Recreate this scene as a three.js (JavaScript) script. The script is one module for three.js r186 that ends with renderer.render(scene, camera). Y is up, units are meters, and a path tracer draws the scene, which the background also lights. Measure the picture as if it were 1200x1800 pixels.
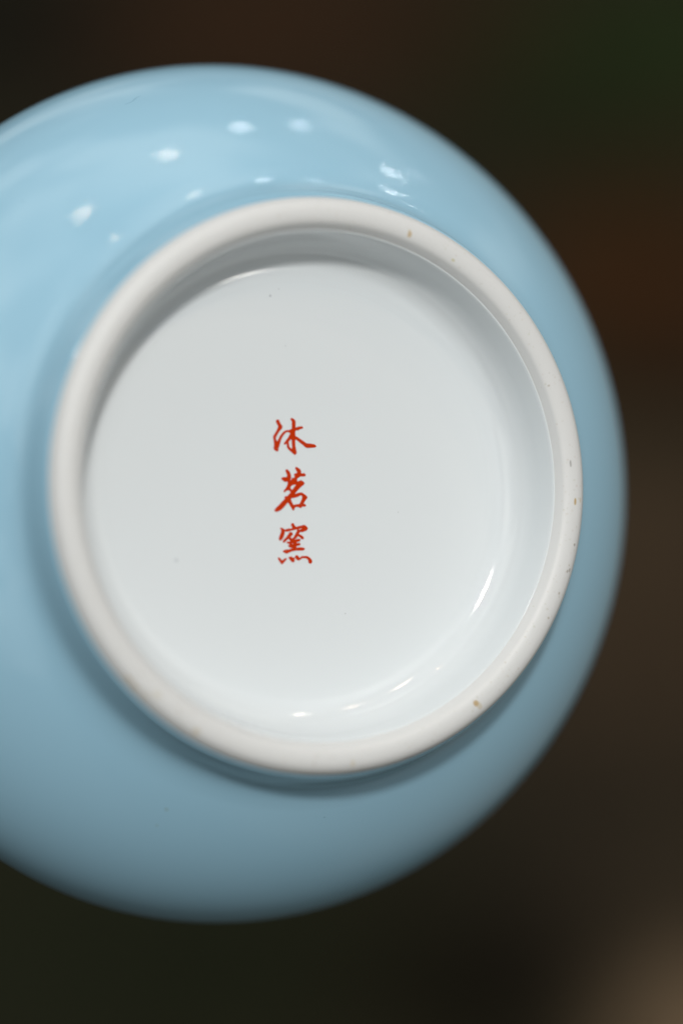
import * as THREE from 'three';
import { ImprovedNoise } from 'three/addons/math/ImprovedNoise.js';

// ---------- camera ----------
const scene = new THREE.Scene();
const camera = new THREE.PerspectiveCamera(17, 682 / 1024, 0.02, 300);
camera.position.set(0, 1.35, 0);
camera.rotation.set(THREE.MathUtils.degToRad(-38), 0, 0);
camera.focus = 0.3085;
camera.userData.fStop = 6.3;

// ---------- sky: bright thin overcast with soft blue gaps ----------
const noise = new ImprovedNoise();
const fbm = (x, y, z, n = 4) => { let s = 0, a = 0.5; for (let i = 0; i < n; i++) { s += a * noise.noise(x, y, z); x *= 2.03; y *= 2.03; z *= 2.03; a *= 0.5; } return s; };
const smooth = (a, b, x) => { const t = Math.min(1, Math.max(0, (x - a) / (b - a))); return t * t * (3 - 2 * t); };
const sunDir = new THREE.Vector3(0.065, 0.885, 0.462).normalize();
{
  const W = 512, H = 256, d = new Float32Array(W * H * 4);
  for (let j = 0; j < H; j++) for (let i = 0; i < W; i++) {
    const el = ((j + 0.5) / H - 0.5) * Math.PI, az = ((i + 0.5) / W - 0.5) * 2 * Math.PI;
    const x = Math.cos(el) * Math.cos(az), y = Math.sin(el), z = Math.cos(el) * Math.sin(az), k = (j * W + i) * 4;
    if (y <= 0) { d[k] = 0.02; d[k + 1] = 0.02; d[k + 2] = 0.018; d[k + 3] = 1; continue; }
    const q = 1.9 / (y + 0.35);
    const cloud = smooth(-0.10, 0.24, fbm(x * q + 3.1, 0.4, z * q + 7.7));
    const glow = Math.pow(Math.max(0, x * sunDir.x + y * sunDir.y + z * sunDir.z), 4);
    const b = 0.40 * (1 + 2 * y) / 3 * (0.26 + 2.3 * cloud) + 0.08 * glow;
    d[k] = b * (0.86 + 0.15 * cloud); d[k + 1] = b * (0.96 + 0.06 * cloud); d[k + 2] = b * (1.06 - 0.09 * cloud); d[k + 3] = 1;
  }
  const t = new THREE.DataTexture(d, W, H, THREE.RGBAFormat, THREE.FloatType);
  t.mapping = THREE.EquirectangularReflectionMapping; t.magFilter = THREE.LinearFilter; t.needsUpdate = true;
  scene.background = t; scene.environment = t;
}

// ---------- sun behind the thin cloud ----------
const sun = new THREE.DirectionalLight(0xfffcf8, 1.5);
sun.position.copy(sunDir).multiplyScalar(5).add(new THREE.Vector3(0, 1.167, -0.238));
sun.target.position.set(0, 1.167, -0.238);
sun.castShadow = true; sun.shadow.radius = 10; sun.shadow.mapSize.set(2048, 2048);
Object.assign(sun.shadow.camera, { left: -0.3, right: 0.3, top: 0.3, bottom: -0.3, near: 0.5, far: 9 });
scene.add(sun, sun.target);

const renderer = new THREE.WebGLRenderer({ antialias: true });
renderer.setSize(682, 1024);
renderer.toneMapping = THREE.LinearToneMapping;
renderer.toneMappingExposure = 1.27;
renderer.shadowMap.enabled = true; renderer.shadowMap.type = THREE.PCFSoftShadowMap;

// ---------- helpers ----------
let seed = 20240611;
const rnd = () => { seed = (seed * 1664525 + 1013904223) >>> 0; return seed / 4294967296; };
const lit = (m) => { m.castShadow = true; m.receiveShadow = true; return m; };
function part(name, geometry, material, parent) { const m = lit(new THREE.Mesh(geometry, material)); m.name = name; parent.add(m); return m; }
function tag(o, label, category, group) { o.userData.label = label; o.userData.category = category; if (group) o.userData.group = group; return o; }
function canvas(w, h, draw) {
  const c = document.createElement('canvas'); c.width = w; c.height = h; draw(c.getContext('2d'), w, h);
  const t = new THREE.CanvasTexture(c); t.colorSpace = THREE.SRGBColorSpace; t.magFilter = THREE.LinearFilter; t.wrapS = THREE.RepeatWrapping; return t;
}

// ---------- ground: dark damp soil with patches of moss, rusty earth and pale sand, far out of focus ----------
{
  // [x, z, radius, r, g, b] linear colours of the patches
  const spots = [
    [-0.25, -2.36, 0.11, 0.006, 0.006, 0.004], [-0.08, -2.36, 0.13, 0.036, 0.017, 0.008], [0.07, -2.36, 0.10, 0.026, 0.014, 0.007],
    [0.19, -2.30, 0.10, 0.013, 0.022, 0.006], [0.27, -2.33, 0.08, 0.015, 0.026, 0.007], [0.17, -2.17, 0.07, 0.012, 0.013, 0.006],
    [0.235, -2.11, 0.06, 0.030, 0.018, 0.007], [0.205, -2.0, 0.08, 0.045, 0.017, 0.005], [0.22, -1.93, 0.06, 0.034, 0.014, 0.005],
    [0.212, -1.86, 0.05, 0.014, 0.010, 0.005], [0.2, -1.70, 0.09, 0.054, 0.036, 0.021], [0.19, -1.58, 0.09, 0.048, 0.032, 0.019],
    [0.15, -1.46, 0.07, 0.022, 0.017, 0.011], [0.18, -1.38, 0.05, 0.040, 0.029, 0.018], [0.212, -1.255, 0.05, 0.22, 0.15, 0.09],
    [0.11, -1.345, 0.04, 0.012, 0.009, 0.006], [0.075, -1.31, 0.05, 0.003, 0.002, 0.001], [0.02, -1.32, 0.05, 0.009, 0.008, 0.004],
    [-0.06, -1.33, 0.08, 0.011, 0.013, 0.006], [-0.16, -1.35, 0.09, 0.014, 0.016, 0.008],
  ];
  const N = 220, pos = [], col = [], idx = [];
  const warp = (s) => Math.sign(s) * (0.9 * Math.abs(s) + 79.1 * Math.pow(Math.abs(s), 7));
  for (let j = 0; j <= N; j++) for (let i = 0; i <= N; i++) {
    const x = warp(2 * i / N - 1), z = -1.8 + warp(2 * j / N - 1);
    const n1 = fbm(x * 3.1 + 9, 1.3, z * 3.1), n2 = fbm(x * 22 + 2, 5.1, z * 22 + 4);
    const c = [0.018 + 0.012 * n1, 0.016 + 0.007 * n1, 0.009 + 0.003 * n1];
    let w = 0.12; const s = c.map((v) => v * w);
    for (const [sx, sz, r, a, b, e] of spots) {
      const g = Math.exp(-((x - sx) ** 2 + (z - sz) ** 2) / (0.6 * r * r)); w += g; s[0] += g * a; s[1] += g * b; s[2] += g * e;
    }
    const addedSand = smooth(0.42, 0.75, x + 0.25 * n1 + 0.1 * n2);      // unseen pale ground added at the right to brighten the bowl's right edge
    [0.15, 0.135, 0.11].forEach((v, k) => { s[k] += addedSand * (v * w - s[k]); });
    const grain = 0.78 * (1 + 0.7 * (1 - 0.7 * addedSand) * n2);
    pos.push(x, 0.012 * n2 + 0.02 * n1, z); col.push(s[0] / w * grain, s[1] / w * grain, s[2] / w * grain);
  }
  for (let j = 0; j < N; j++) for (let i = 0; i < N; i++) { const a = j * (N + 1) + i; idx.push(a, a + N + 1, a + 1, a + 1, a + N + 1, a + N + 2); }
  const g = new THREE.BufferGeometry();
  g.setAttribute('position', new THREE.Float32BufferAttribute(pos, 3)); g.setAttribute('color', new THREE.Float32BufferAttribute(col, 3));
  g.setIndex(idx); g.computeVertexNormals();
  const m = part('ground', g, new THREE.MeshPhysicalMaterial({ vertexColors: true, roughness: 1, specularIntensity: 0.1 }), scene);
  m.userData.kind = 'structure'; m.userData.label = 'dark blurred ground with brown, rusty and green patches far behind the bowl';
}

// ---------- porcelain bowl, held bottom up: local y is the axis of its foot, origin on the foot's standing plane ----------
const bowl = new THREE.Group(); bowl.name = 'porcelain_bowl'; scene.add(bowl);
bowl.position.set(-0.00101, 1.16714, -0.23784);
bowl.quaternion.set(0.418943, 0.09136, -0.181923, 0.884898).normalize();
tag(bowl, 'sky blue glazed porcelain bowl turned to show its white foot and red maker mark', 'bowl');

// profile points are [radius, depth from the standing plane] in millimetres
const mm = (a) => a.map(([r, d]) => new THREE.Vector2(Math.max(r, 0.0001) / 1000, -d / 1000));
const spline = (a, n) => new THREE.CatmullRomCurve3(a.map(([r, d]) => new THREE.Vector3(r, d, 0)), false, 'centripetal').getPoints(n).map((v) => [v.x, v.y]);
const ellipse = (r) => 25.033 - 25.936 * Math.sqrt(1 - (r / 40.331) ** 2);
const lathe = (profile, turned, seg = 256) => { const p = mm(profile); return new THREE.LatheGeometry(turned ? p.reverse() : p, seg); };   // turned: so that the normals face out

const peel = (() => {                                   // faint orange-peel of the glaze
  const n = 512, d = new Uint8Array(n * n * 4);
  for (let j = 0; j < n; j++) for (let i = 0; i < n; i++) {
    const a = i / n * 2 * Math.PI, b = j / n * 2 * Math.PI, R = 9;
    const h = 128 + 120 * fbm(Math.cos(a) * R + 40, Math.sin(a) * R + Math.cos(b) * R, Math.sin(b) * R + 11, 3);
    const k = (j * n + i) * 4; d[k] = d[k + 1] = d[k + 2] = Math.max(0, Math.min(255, h)); d[k + 3] = 255;
  }
  const t = new THREE.DataTexture(d, n, n); t.wrapS = t.wrapT = THREE.RepeatWrapping; t.magFilter = THREE.LinearFilter; t.needsUpdate = true; return t;
})();
const peelFor = (u, v) => { const t = peel.clone(); t.repeat.set(u, v); t.needsUpdate = true; return t; };
// iron specks and scuffs on the foot: [angle, radius, half width, half height, colour]
const stains = [
  [2.800, 23.61, 2.5, 3.4, 'rgba(205,160,90,0.52)'], [2.805, 23.9, 1.7, 2.5, 'rgba(215,180,120,0.35)'], [2.598, 23.47, 2.5, 1.7, 'rgba(205,190,110,0.42)'],
  [1.513, 24.16, 4.2, 1.4, 'rgba(190,140,60,0.63)'], [1.52, 24.7, 3.4, 1.7, 'rgba(215,190,140,0.35)'], [1.354, 24.65, 1.7, 1.4, 'rgba(120,105,90,0.49)'],
  [1.259, 24.66, 2.5, 1.7, 'rgba(120,105,90,0.39)'], [1.252, 24.5, 1.7, 1.4, 'rgba(120,105,90,0.39)'], [1.657, 23.73, 4.2, 1.0, 'rgba(110,105,100,0.42)'], [1.163, 24.35, 1.7, 1.3, 'rgba(140,120,90,0.35)'],
  [0.624, 23.86, 3.4, 3.4, 'rgba(195,145,70,0.56)'], [0.63, 24.2, 3.4, 5.1, 'rgba(220,195,150,0.35)'],
  [5.437, 24.98, 4.2, 2.5, 'rgba(200,160,90,0.39)'], [5.474, 25.0, 6.0, 2.5, 'rgba(205,170,105,0.32)'], [5.52, 24.9, 5.1, 2.5, 'rgba(215,190,140,0.28)'], [5.548, 24.29, 5.1, 3.4, 'rgba(220,205,160,0.28)'],
  [5.746, 24.75, 4.2, 3.4, 'rgba(210,175,105,0.35)'], [0.081, 24.46, 2.1, 4.2, 'rgba(220,200,155,0.35)'],
];
// outlines of the brush strokes on the base, in millimetres: [outline, holes]
const marks = {"mu":[[[[-2.343,5.925],[-2.292,6.005],[-2.191,6.043],[-2.091,5.998],[-1.993,5.79],[-1.894,5.628],[-1.78,5.466],[-1.796,5.303],[-1.923,5.162],[-2.076,4.998],[-2.229,4.764],[-2.382,4.53],[-2.408,4.367],[-2.375,4.205],[-2.295,4.113],[-2.209,4.16],[-2.107,4.324],[-1.979,4.557],[-1.801,4.791],[-1.624,4.956],[-1.421,5.074],[-1.27,5.108],[-1.093,5.114],[-0.916,5.195],[-0.815,5.229],[-0.809,5.779],[-0.818,5.941],[-0.933,6.08],[-0.907,6.159],[-0.831,6.188],[-0.705,6.129],[-0.555,6.014],[-0.496,5.852],[-0.511,5.362],[-0.359,5.387],[-0.03,5.437],[0.172,5.43],[0.227,5.36],[0.171,5.299],[-0.057,5.25],[-0.21,5.155],[-0.513,5.083],[-0.528,4.616],[-0.317,4.502],[0.034,4.272],[0.361,4.065],[0.537,3.949],[0.84,3.914],[1.144,3.884],[1.371,3.816],[1.507,3.7],[1.37,3.629],[1.09,3.594],[0.685,3.577],[0.483,3.622],[0.232,3.83],[-0.069,4.038],[-0.521,4.314],[-0.542,3.731],[-0.455,3.289],[-0.421,3.126],[-0.483,2.986],[-0.585,2.962],[-0.735,3.054],[-0.985,3.262],[-1.21,3.47],[-1.309,3.632],[-1.291,3.888],[-1.432,3.887],[-1.559,3.84],[-1.593,3.909],[-1.506,4.049],[-1.277,4.331],[-1.098,4.588],[-0.954,4.869],[-1.07,4.9],[-1.195,4.983],[-1.321,4.982],[-1.473,4.878],[-1.651,4.7],[-1.804,4.489],[-1.922,4.232],[-2.01,3.952],[-2.099,3.673],[-2.181,3.486],[-2.167,3.347],[-2.243,3.244],[-2.369,3.262],[-2.518,3.381],[-2.583,3.483],[-2.539,3.809],[-2.561,4.134],[-2.624,4.389],[-2.592,4.598],[-2.404,4.879],[-2.225,5.183],[-2.132,5.463],[-2.22,5.648],[-2.319,5.809]],[[[-0.884,4.311],[-0.838,3.915],[-0.806,3.496],[-0.932,3.505],[-1.107,3.657],[-1.14,3.913],[-1.169,4.099]],[[-2.311,3.508],[-2.276,3.541],[-2.246,3.486],[-2.277,3.42]]]]],"ming":[[[[-1.457,1.55],[-1.356,1.606],[-1.206,1.505],[-1.082,1.342],[-1.008,1.157],[-0.985,0.947],[-1.027,0.761],[-1.039,0.575],[-0.937,0.668],[-0.845,0.832],[-0.658,0.856],[-0.581,0.926],[-0.59,1.065],[-0.655,1.158],[-0.578,1.228],[-0.376,1.276],[-0.35,1.392],[-0.424,1.555],[-0.523,1.694],[-0.482,1.825],[-0.371,1.788],[-0.17,1.673],[-0.02,1.51],[0.013,1.254],[0.281,1.265],[0.431,1.163],[0.405,1.046],[0.228,1.022],[-0.076,1.012],[-0.279,0.88],[-0.406,0.763],[-0.358,0.531],[-0.206,0.554],[-0.029,0.625],[0.122,0.57],[0.308,0.416],[0.246,0.276],[0.017,0.113],[-0.238,-0.121],[-0.493,-0.378],[-0.621,-0.564],[-0.394,-0.541],[-0.166,-0.48],[0.061,-0.46],[0.262,-0.586],[0.438,-0.702],[0.589,-0.842],[0.511,-0.982],[0.332,-1.215],[0.214,-1.448],[0.355,-1.495],[0.445,-1.602],[0.378,-1.667],[0.1,-1.667],[-0.002,-1.774],[-0.103,-1.807],[-0.203,-1.728],[-0.456,-1.705],[-0.607,-1.751],[-0.669,-1.845],[-0.711,-2.007],[-0.786,-2.008],[-0.886,-1.868],[-1.06,-1.612],[-1.284,-1.31],[-1.512,-1.543],[-1.766,-1.799],[-2.02,-2.008],[-2.272,-2.115],[-2.498,-2.124],[-2.563,-2.054],[-2.445,-1.869],[-2.116,-1.566],[-1.811,-1.264],[-1.557,-1.008],[-1.581,-0.869],[-1.48,-0.775],[-1.354,-0.812],[-1.151,-0.612],[-0.998,-0.426],[-1.097,-0.286],[-1.223,-0.217],[-1.374,-0.24],[-1.551,-0.357],[-1.642,-0.404],[-1.661,-0.311],[-1.499,-0.124],[-1.32,0.155],[-1.268,0.341],[-1.291,0.527],[-1.593,0.55],[-1.743,0.665],[-1.867,0.758],[-1.816,0.874],[-1.589,0.908],[-1.338,0.923],[-1.31,1.132],[-1.409,1.341]],[[[-1.044,-0.007],[-0.916,0.18],[-0.739,0.25],[-0.487,0.241],[-0.64,0.041],[-0.794,-0.146],[-0.895,-0.216]],[[-1.004,-1.054],[-0.902,-0.937],[-0.65,-0.904],[-0.346,-0.82],[-0.042,-0.689],[0.119,-0.796],[0.081,-1.006],[-0.048,-1.285],[-0.176,-1.472],[-0.454,-1.509],[-0.681,-1.542],[-0.767,-1.556],[-0.881,-1.356]],[[-0.004,-1.518],[0.031,-1.481],[0.061,-1.541],[0.025,-1.593]]]]],"yao":[[[[-2.026,-3.657],[-1.966,-3.594],[-1.807,-3.657],[-1.662,-3.751],[-1.637,-3.996],[-1.698,-4.249],[-1.815,-4.502],[-1.977,-4.67],[-2.091,-4.704],[-2.15,-4.628],[-2.125,-4.417],[-2.018,-4.164],[-1.924,-3.889],[-1.945,-3.763]],[]],[[[-1.58,-3.793],[-1.35,-3.701],[-1.075,-3.68],[-0.869,-3.638],[-0.89,-3.49],[-0.966,-3.321],[-0.933,-3.215],[-0.773,-3.203],[-0.705,-3.342],[-0.592,-3.469],[-0.524,-3.533],[-0.248,-3.47],[0.074,-3.415],[0.212,-3.356],[0.396,-3.416],[0.555,-3.577],[0.586,-3.683],[0.507,-3.789],[0.299,-3.873],[0.069,-3.957],[-0.069,-3.936],[-0.114,-3.864],[-0.161,-3.978],[-0.278,-4.147],[-0.072,-4.253],[0.133,-4.381],[0.201,-4.508],[0.131,-4.601],[0.017,-4.571],[-0.12,-4.444],[-0.348,-4.316],[-0.487,-4.464],[-0.672,-4.632],[-0.489,-4.633],[-0.305,-4.6],[-0.122,-4.634],[-0.146,-4.74],[-0.307,-4.824],[-0.491,-4.866],[-0.469,-4.972],[-0.309,-4.972],[-0.148,-4.994],[-0.149,-5.121],[-0.31,-5.163],[-0.495,-5.225],[-0.505,-5.373],[-0.175,-5.362],[0.147,-5.384],[0.293,-5.461],[0.191,-5.567],[-0.131,-5.599],[-0.636,-5.605],[-0.911,-5.668],[-1.187,-5.751],[-1.417,-5.864],[-1.599,-5.812],[-1.781,-5.706],[-1.735,-5.622],[-1.46,-5.559],[-1.185,-5.54],[-0.909,-5.435],[-0.84,-5.351],[-0.931,-5.35],[-1.091,-5.329],[-1.273,-5.222],[-1.227,-5.138],[-1.112,-5.138],[-1.18,-5.011],[-1.385,-4.968],[-1.384,-4.863],[-1.224,-4.842],[-1.087,-4.842],[-1.095,-4.737],[-1.267,-4.567],[-1.451,-4.693],[-1.613,-4.841],[-1.728,-4.904],[-1.782,-4.84],[-1.703,-4.671],[-1.449,-4.44],[-1.264,-4.208],[-1.171,-4.06],[-1.055,-3.984],[-0.918,-4.04],[-0.865,-4.167],[-0.967,-4.293],[-1.092,-4.42],[-1.037,-4.504],[-0.901,-4.568],[-0.762,-4.463],[-0.623,-4.252],[-0.483,-3.998],[-0.389,-3.808],[-0.379,-3.728],[-0.526,-3.723],[-0.893,-3.794],[-1.215,-3.878],[-1.444,-3.912],[-1.558,-3.869]],[[[-0.296,-3.715],[0.035,-3.61],[0.007,-3.703],[-0.159,-3.771]],[[-0.928,-5.012],[-0.872,-4.962],[-0.813,-5.013],[-0.869,-5.08]],[[-0.588,-5.453],[-0.551,-5.42],[-0.52,-5.458],[-0.557,-5.496]],[[-1.612,-5.673],[-1.575,-5.639],[-1.534,-5.673],[-1.575,-5.715]]]],[[[-2.28,-6.315],[-2.197,-6.24],[-2.061,-6.359],[-1.903,-6.507],[-1.742,-6.424],[-1.535,-6.311],[-1.458,-6.354],[-1.606,-6.53],[-1.791,-6.719],[-1.906,-6.803],[-2.019,-6.718],[-2.132,-6.548]],[]],[[[-1.238,-6.258],[-1.099,-6.174],[-0.917,-6.217],[-0.826,-6.302],[-0.71,-6.218],[-0.728,-6.599],[-0.829,-6.653],[-0.966,-6.597],[-1.102,-6.449]],[]],[[[-0.618,-6.155],[-0.503,-6.059],[-0.343,-6.114],[-0.275,-6.242],[-0.161,-6.285],[0.001,-6.158],[0.277,-6.139],[0.576,-6.161],[0.781,-6.29],[0.941,-6.46],[0.994,-6.609],[0.915,-6.756],[0.799,-6.777],[0.685,-6.691],[0.664,-6.501],[0.505,-6.33],[0.276,-6.278],[-0.0,-6.294],[-0.116,-6.391],[-0.277,-6.487],[-0.437,-6.431],[-0.574,-6.303]],[]]]};
// body: outside of the foot, belly, and over to the mouth
const outer = [
  ...spline([[25.38, 1.36], [25.52, 1.27], [25.63, 1.38], [25.74, 1.75], [26.02, 2.6], [26.30, 3.7], [26.55, 4.5], [26.8, 5.02], [27.1, 5.45], [27.45, 5.82], [27.83, 6.15], [28.3, 6.51], [28.8, 6.87], [29.2, 7.14], [29.6, ellipse(29.6)], [30, ellipse(30)]], 80),
  ...Array.from({ length: 60 }, (_, i) => { const t = Math.acos(30 / 40.331) * (1 - (i + 1) / 60); return [40.331 * Math.cos(t), 25.033 - 25.936 * Math.sin(t)]; }),
  ...spline([[40.331, 25.033], [40.05, 28.1], [39.2, 31.2], [37.8, 34.6], [36.4, 38.0], [35.6, 41.0], [35.7, 43.2], [36.1, 44.3], [35.7, 44.75], [35.0, 44.3]], 60).slice(1),
];
const run = [0]; for (let i = 1; i < outer.length; i++) run.push(run[i - 1] + Math.hypot(outer[i][0] - outer[i - 1][0], outer[i][1] - outer[i - 1][1]));
const bodyGeo = lathe(outer, true);
{
  const uv = bodyGeo.attributes.uv, n = outer.length;
  for (let k = 0; k < uv.count; k++) uv.setY(k, run[n - 1 - k % n] / run[n - 1]);
}
const mapBody = canvas(2048, 1024, (g, w, h) => {       // a hair mark, a few specks and pinholes in the glaze
  g.fillStyle = '#fff'; g.fillRect(0, 0, w, h);
  const at = (phi, d) => { let b = 0; outer.forEach((p, i) => { if (i < 150 && Math.abs(p[1] - d) < Math.abs(outer[b][1] - d)) b = i; }); return [phi / (2 * Math.PI) * w, (1 - run[b] / run[outer.length - 1]) * h]; };
  for (const [phi, d, s, c] of [[5.873, 8.498, 1.6, 'rgba(200,160,110,.7)'], [5.879, 9.597, 1.2, 'rgba(200,170,130,.5)'], [0.08, 7.451, 0.8, 'rgba(90,110,130,.5)'], [3.9, 12.0, 0.8, 'rgba(90,110,130,.4)'], [5.2, 14.5, 1.0, 'rgba(150,140,120,.5)']]) { const [x, y] = at(phi, d); g.fillStyle = c; g.beginPath(); g.ellipse(x, y, s, s, 0, 0, 7); g.fill(); }
  const [x, y] = at(3.477, 15.395); g.strokeStyle = 'rgba(60,85,120,.2)'; g.lineWidth = 1.3; g.beginPath(); g.moveTo(x - 7, y - 3); g.quadraticCurveTo(x - 2, y - 3, x, y + 3); g.quadraticCurveTo(x + 3, y + 9, x + 9, y + 8); g.stroke();
});
const glaze = { roughness: 0.06, ior: 1.58 };
const blueGlaze = new THREE.MeshPhysicalMaterial({ ...glaze, color: new THREE.Color().setRGB(0.315, 0.54, 0.68), bumpMap: peelFor(40, 10), bumpScale: 0.000004, map: mapBody });
const whiteGlaze = new THREE.MeshPhysicalMaterial({ ...glaze, color: new THREE.Color().setRGB(0.72, 0.765, 0.785), bumpMap: peelFor(8, 8), bumpScale: 0.000003 });
part('body', bodyGeo, blueGlaze, bowl);

// inside of the bowl
part('interior', lathe(spline([[35.0, 44.3], [34.3, 41], [35.6, 36], [37.4, 31], [38.1, 25.5], [36, 17], [30, 11.6], [20, 9.2], [8, 8.9], [0, 8.9]], 80), true), whiteGlaze, bowl);

// foot ring: bare fired clay, rounded on the crest, with iron specks and small scuffs
const footProfile = spline([[22.44, 1.14], [22.60, 0.86], [22.84, 0.50], [23.1, 0.20], [23.5, 0.04], [24.0, 0.0], [24.5, 0.08], [24.9, 0.28], [25.2, 0.62], [25.38, 1.02], [25.46, 1.36]], 40);
{
  const arc = [0]; for (let i = 1; i < footProfile.length; i++) arc.push(arc[i - 1] + Math.hypot(footProfile[i][0] - footProfile[i - 1][0], footProfile[i][1] - footProfile[i - 1][1]));
  const total = arc[arc.length - 1];
  const map = canvas(2048, 64, (g, w, h) => {
    g.fillStyle = '#fff'; g.fillRect(0, 0, w, h);
    const at = (r) => { let best = 0; footProfile.forEach(([a, d], i) => { if (d < 1.0 && Math.abs(a - r) < Math.abs(footProfile[best][0] - r)) best = i; }); return best / (footProfile.length - 1); };
    const spot = (phi, r, lu, lv, turn, fill) => { g.save(); g.translate(phi / (2 * Math.PI) * w, at(r) * h); g.rotate(turn); g.fillStyle = fill; g.beginPath(); g.ellipse(0, 0, lu, lv, 0, 0, 7); g.fill(); g.restore(); };
    for (let i = 0; i < 500; i++) spot(rnd() * 6.283, 22.8 + rnd() * 2.5, 0.5 + rnd(), 0.5 + rnd() * 1.5, 0, `rgba(${150 + rnd() * 40 | 0},${140 + rnd() * 30 | 0},120,${0.05 + 0.10 * rnd()})`);
    for (let i = 0; i < 10; i++) spot(rnd() * 6.283, 22.9 + rnd() * 2.2, 0.7 + rnd(), 0.7 + rnd(), 0, `rgba(150,130,100,${0.25 + 0.25 * rnd()})`);
    for (const [phi, r, a, b, c] of stains) spot(phi, r, a, b, 0, c);
  });
  const clay = new THREE.MeshStandardMaterial({ color: new THREE.Color().setRGB(0.67, 0.68, 0.675), roughness: 0.48, map, bumpMap: peelFor(60, 2), bumpScale: 0.000012 });
  part('foot_ring', lathe(footProfile, true), clay, bowl);
}

// recessed base: glazed wall and floor
const recess = [...spline([[22.50, 1.06], [22.53, 0.98], [22.48, 0.98], [22.39, 1.12], [22.28, 1.5], [22.05, 2.7], [21.8, 4.0], [21.42, 5.0], [20.88, 5.74], [20.1, 6.24], [19.2, 6.47], [18.2, 6.53]], 70), [12, 6.53], [6, 6.53], [0, 6.53]];
const baseGeo = lathe(recess, false);
{
  const p = baseGeo.attributes.position, uv = baseGeo.attributes.uv;
  for (let i = 0; i < p.count; i++) uv.setXY(i, p.getX(i) / 0.048 + 0.5, p.getZ(i) / 0.048 + 0.5);
}
const baseMap = canvas(1024, 1024, (g, w, h) => {
  g.fillStyle = '#fff'; g.fillRect(0, 0, w, h);
  for (const [x, z, r, c] of [[-11.93, 6.43, 0.16, 'rgba(120,130,140,.2)'], [-2.8, -17.09, 0.10, 'rgba(90,95,100,.35)'], [-1.97, -17.72, 0.06, 'rgba(90,95,100,.25)'], [-1.36, -12.65, 0.05, 'rgba(90,95,100,.25)'], [9.5, 2.2, 0.04, 'rgba(90,95,100,.4)'], [4.2, 11.3, 0.05, 'rgba(110,110,110,.4)']]) {
    g.fillStyle = c; g.beginPath(); g.ellipse((x / 48 + 0.5) * w, (0.5 - z / 48) * h, r / 48 * w, r / 48 * h, 0, 0, 7); g.fill();
  }
});
const baseGlaze = whiteGlaze.clone(); baseGlaze.map = baseMap;
const base = part('base', baseGeo, baseGlaze, bowl);
base.userData.label = 'recessed white glazed base inside the foot ring';

// red overglaze maker mark: three brush-written characters
const red = new THREE.MeshPhysicalMaterial({ color: new THREE.Color().setRGB(0.49, 0.030, 0.0), roughness: 0.5, specularIntensity: 0.15 });
const swell = (pts, w) => {                              // push an outline out by w millimetres
  const n = pts.length, turn = Math.sign(pts.reduce((a, [x, y], i) => a + x * pts[(i + 1) % n][1] - y * pts[(i + 1) % n][0], 0));
  return pts.map(([x, y], i) => { const [ax, ay] = pts[(i + n - 1) % n], [bx, by] = pts[(i + 1) % n], l = Math.hypot(bx - ax, by - ay) || 1; return [x + turn * w * (by - ay) / l, y - turn * w * (bx - ax) / l]; });
};
const ring = (pts, w) => new THREE.CatmullRomCurve3(swell(pts, w).map(([x, y]) => new THREE.Vector3(x / 1000, y / 1000, 0)), true, 'catmullrom', 0.35).getPoints(pts.length * 3).map((v) => new THREE.Vector2(v.x, v.y));
for (const key of ['mu', 'ming', 'yao']) {
  const shapes = marks[key].map(([o, holes]) => { const s = new THREE.Shape(ring(o, 0.03)); s.holes = holes.map((h) => new THREE.Path(ring(h, -0.015))); return s; });
  const g = new THREE.ExtrudeGeometry(shapes, { depth: 0.00003, bevelEnabled: false, curveSegments: 1 });
  g.rotateX(-Math.PI / 2); g.translate(0, -0.00653, 0);
  part('painted_character', g, red, base).userData.label = 'red brush-written character of the maker mark';
}

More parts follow.
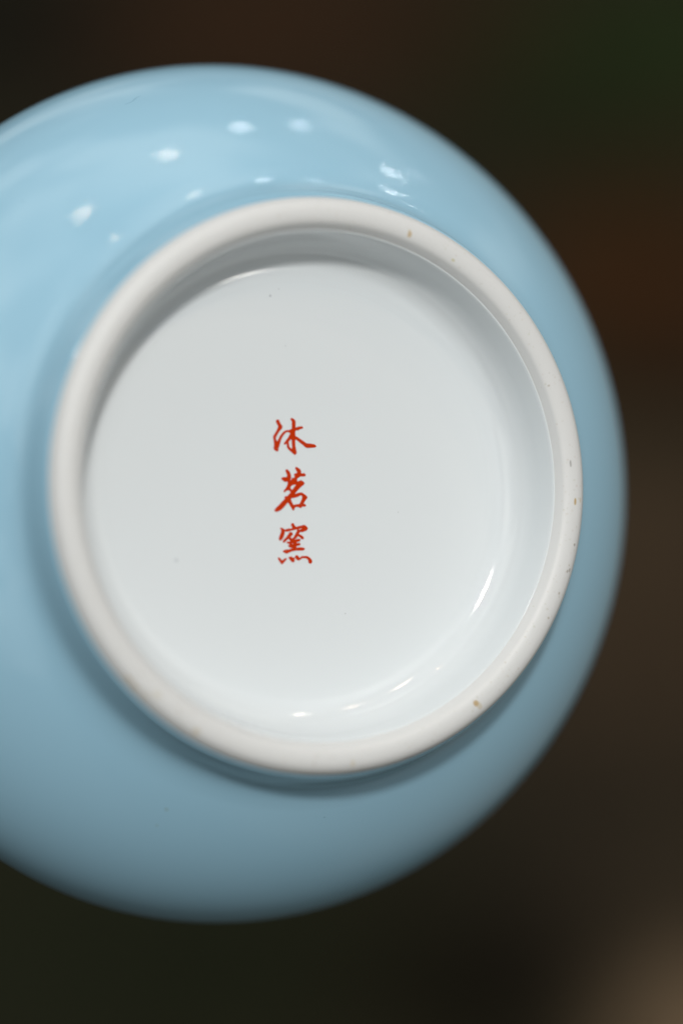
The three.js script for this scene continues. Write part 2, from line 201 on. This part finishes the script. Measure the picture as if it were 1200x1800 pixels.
// ---------- two strings of small lamps overhead, mirrored in the glaze ----------
{
  const cord = new THREE.MeshStandardMaterial({ color: 0x161616, roughness: 0.7 });
  let count = 0;
  const string = (spots, from, to, group) => {             // spots: [x, z, bulb radius, colour, glow]
    const y = 2.75, up = spots.map(([x, z, r]) => new THREE.Vector3(x, y + r + 0.16, z));
    const line = [up[0].clone().add(new THREE.Vector3(...from))];
    up.forEach((p, i) => { line.push(p); if (i < up.length - 1) line.push(p.clone().lerp(up[i + 1], 0.5).add(new THREE.Vector3(0, -0.03, 0))); });
    line.push(up[up.length - 1].clone().add(new THREE.Vector3(...to)));
    const cable = part('festoon_cable' + (count ? '_001' : ''), new THREE.TubeGeometry(new THREE.CatmullRomCurve3(line), 160, 0.004, 6), cord, scene);
    tag(cable, `black cable overhead carrying ${group}`, 'cable');
    spots.forEach(([x, z, r, c, k]) => {
      const lamp = new THREE.Group(); lamp.name = 'festoon_lamp' + (count ? '_00' + count : ''); count++; scene.add(lamp); lamp.position.set(x, y, z);
      tag(lamp, `small glowing lamp, one of ${group} overhead`, 'lamp', group);
      const glow = new THREE.MeshStandardMaterial({ color: 0xffffff, emissive: c, emissiveIntensity: 300 * k, roughness: 0.4 });
      part('bulb', new THREE.SphereGeometry(r, 24, 16), glow, lamp);
      part('socket', new THREE.CylinderGeometry(r * 0.45, r * 0.5, 0.05, 16).translate(0, r + 0.02, 0), cord, lamp);
      part('cord', new THREE.CylinderGeometry(0.003, 0.003, 0.115, 6).translate(0, r + 0.1025, 0), cord, lamp);
      const l = new THREE.PointLight(c, 300 * k * Math.PI * r * r * 0.2); l.castShadow = true; l.shadow.radius = r / 0.02; lamp.add(l);
    });
  };
  string([[-0.267, -0.606, 0.004, 0xffd9b4, 2.2], [0.126, -1.158, 0.005, 0xffe6cc, 2], [0.53, -1.817, 0.008, 0xffffff, 1], [0.997, -2.423, 0.010, 0xf4f8ff, 0.8], [2.009, -2.516, 0.014, 0xffffff, 0.6], [2.643, -3.48, 0.017, 0xf4f8ff, 0.15]], [-2.2, 0.25, 2.9], [2.0, 0.25, -3.0], 'six white and warm lamps in a row');
  string([[0.58, -0.07, 0.012, 0xffe0c4, 1.0], [0.86, -0.30, 0.010, 0xffe0c4, 1.0], [1.2, -0.58, 0.012, 0xffead2, 1.2]], [-2.4, 0.25, 1.9], [2.6, 0.25, -2.1], 'three warm lamps close together');
}

// ---------- globe lamp on a post to the side, mirrored as the white streak inside the foot ----------
{
  const iron = new THREE.MeshStandardMaterial({ color: 0x1b1c1c, roughness: 0.5, metalness: 0.6 });
  const lamp = new THREE.Group(); lamp.name = 'globe_lamp'; scene.add(lamp); lamp.position.set(1.54, 0, 0.98);
  tag(lamp, 'white glowing globe lamp on a dark post', 'lamp');
  part('post', new THREE.CylinderGeometry(0.018, 0.022, 1.34, 16).translate(0, 0.67, 0), iron, lamp);
  part('base', new THREE.CylinderGeometry(0.09, 0.11, 0.05, 24).translate(0, 0.025, 0), iron, lamp);
  part('collar', new THREE.CylinderGeometry(0.035, 0.025, 0.06, 20).translate(0, 1.36, 0), iron, lamp);
  part('globe', new THREE.SphereGeometry(0.08, 32, 20).translate(0, 1.455, 0), new THREE.MeshStandardMaterial({ color: 0xffffff, emissive: 0xfffaf2, emissiveIntensity: 12, roughness: 0.4 }), lamp);
  const l = new THREE.PointLight(0xfffaf2, 12 * Math.PI * 0.0064 * 0.2); l.position.y = 1.455; l.castShadow = true; l.shadow.radius = 4; lamp.add(l);
}

renderer.render(scene, camera);
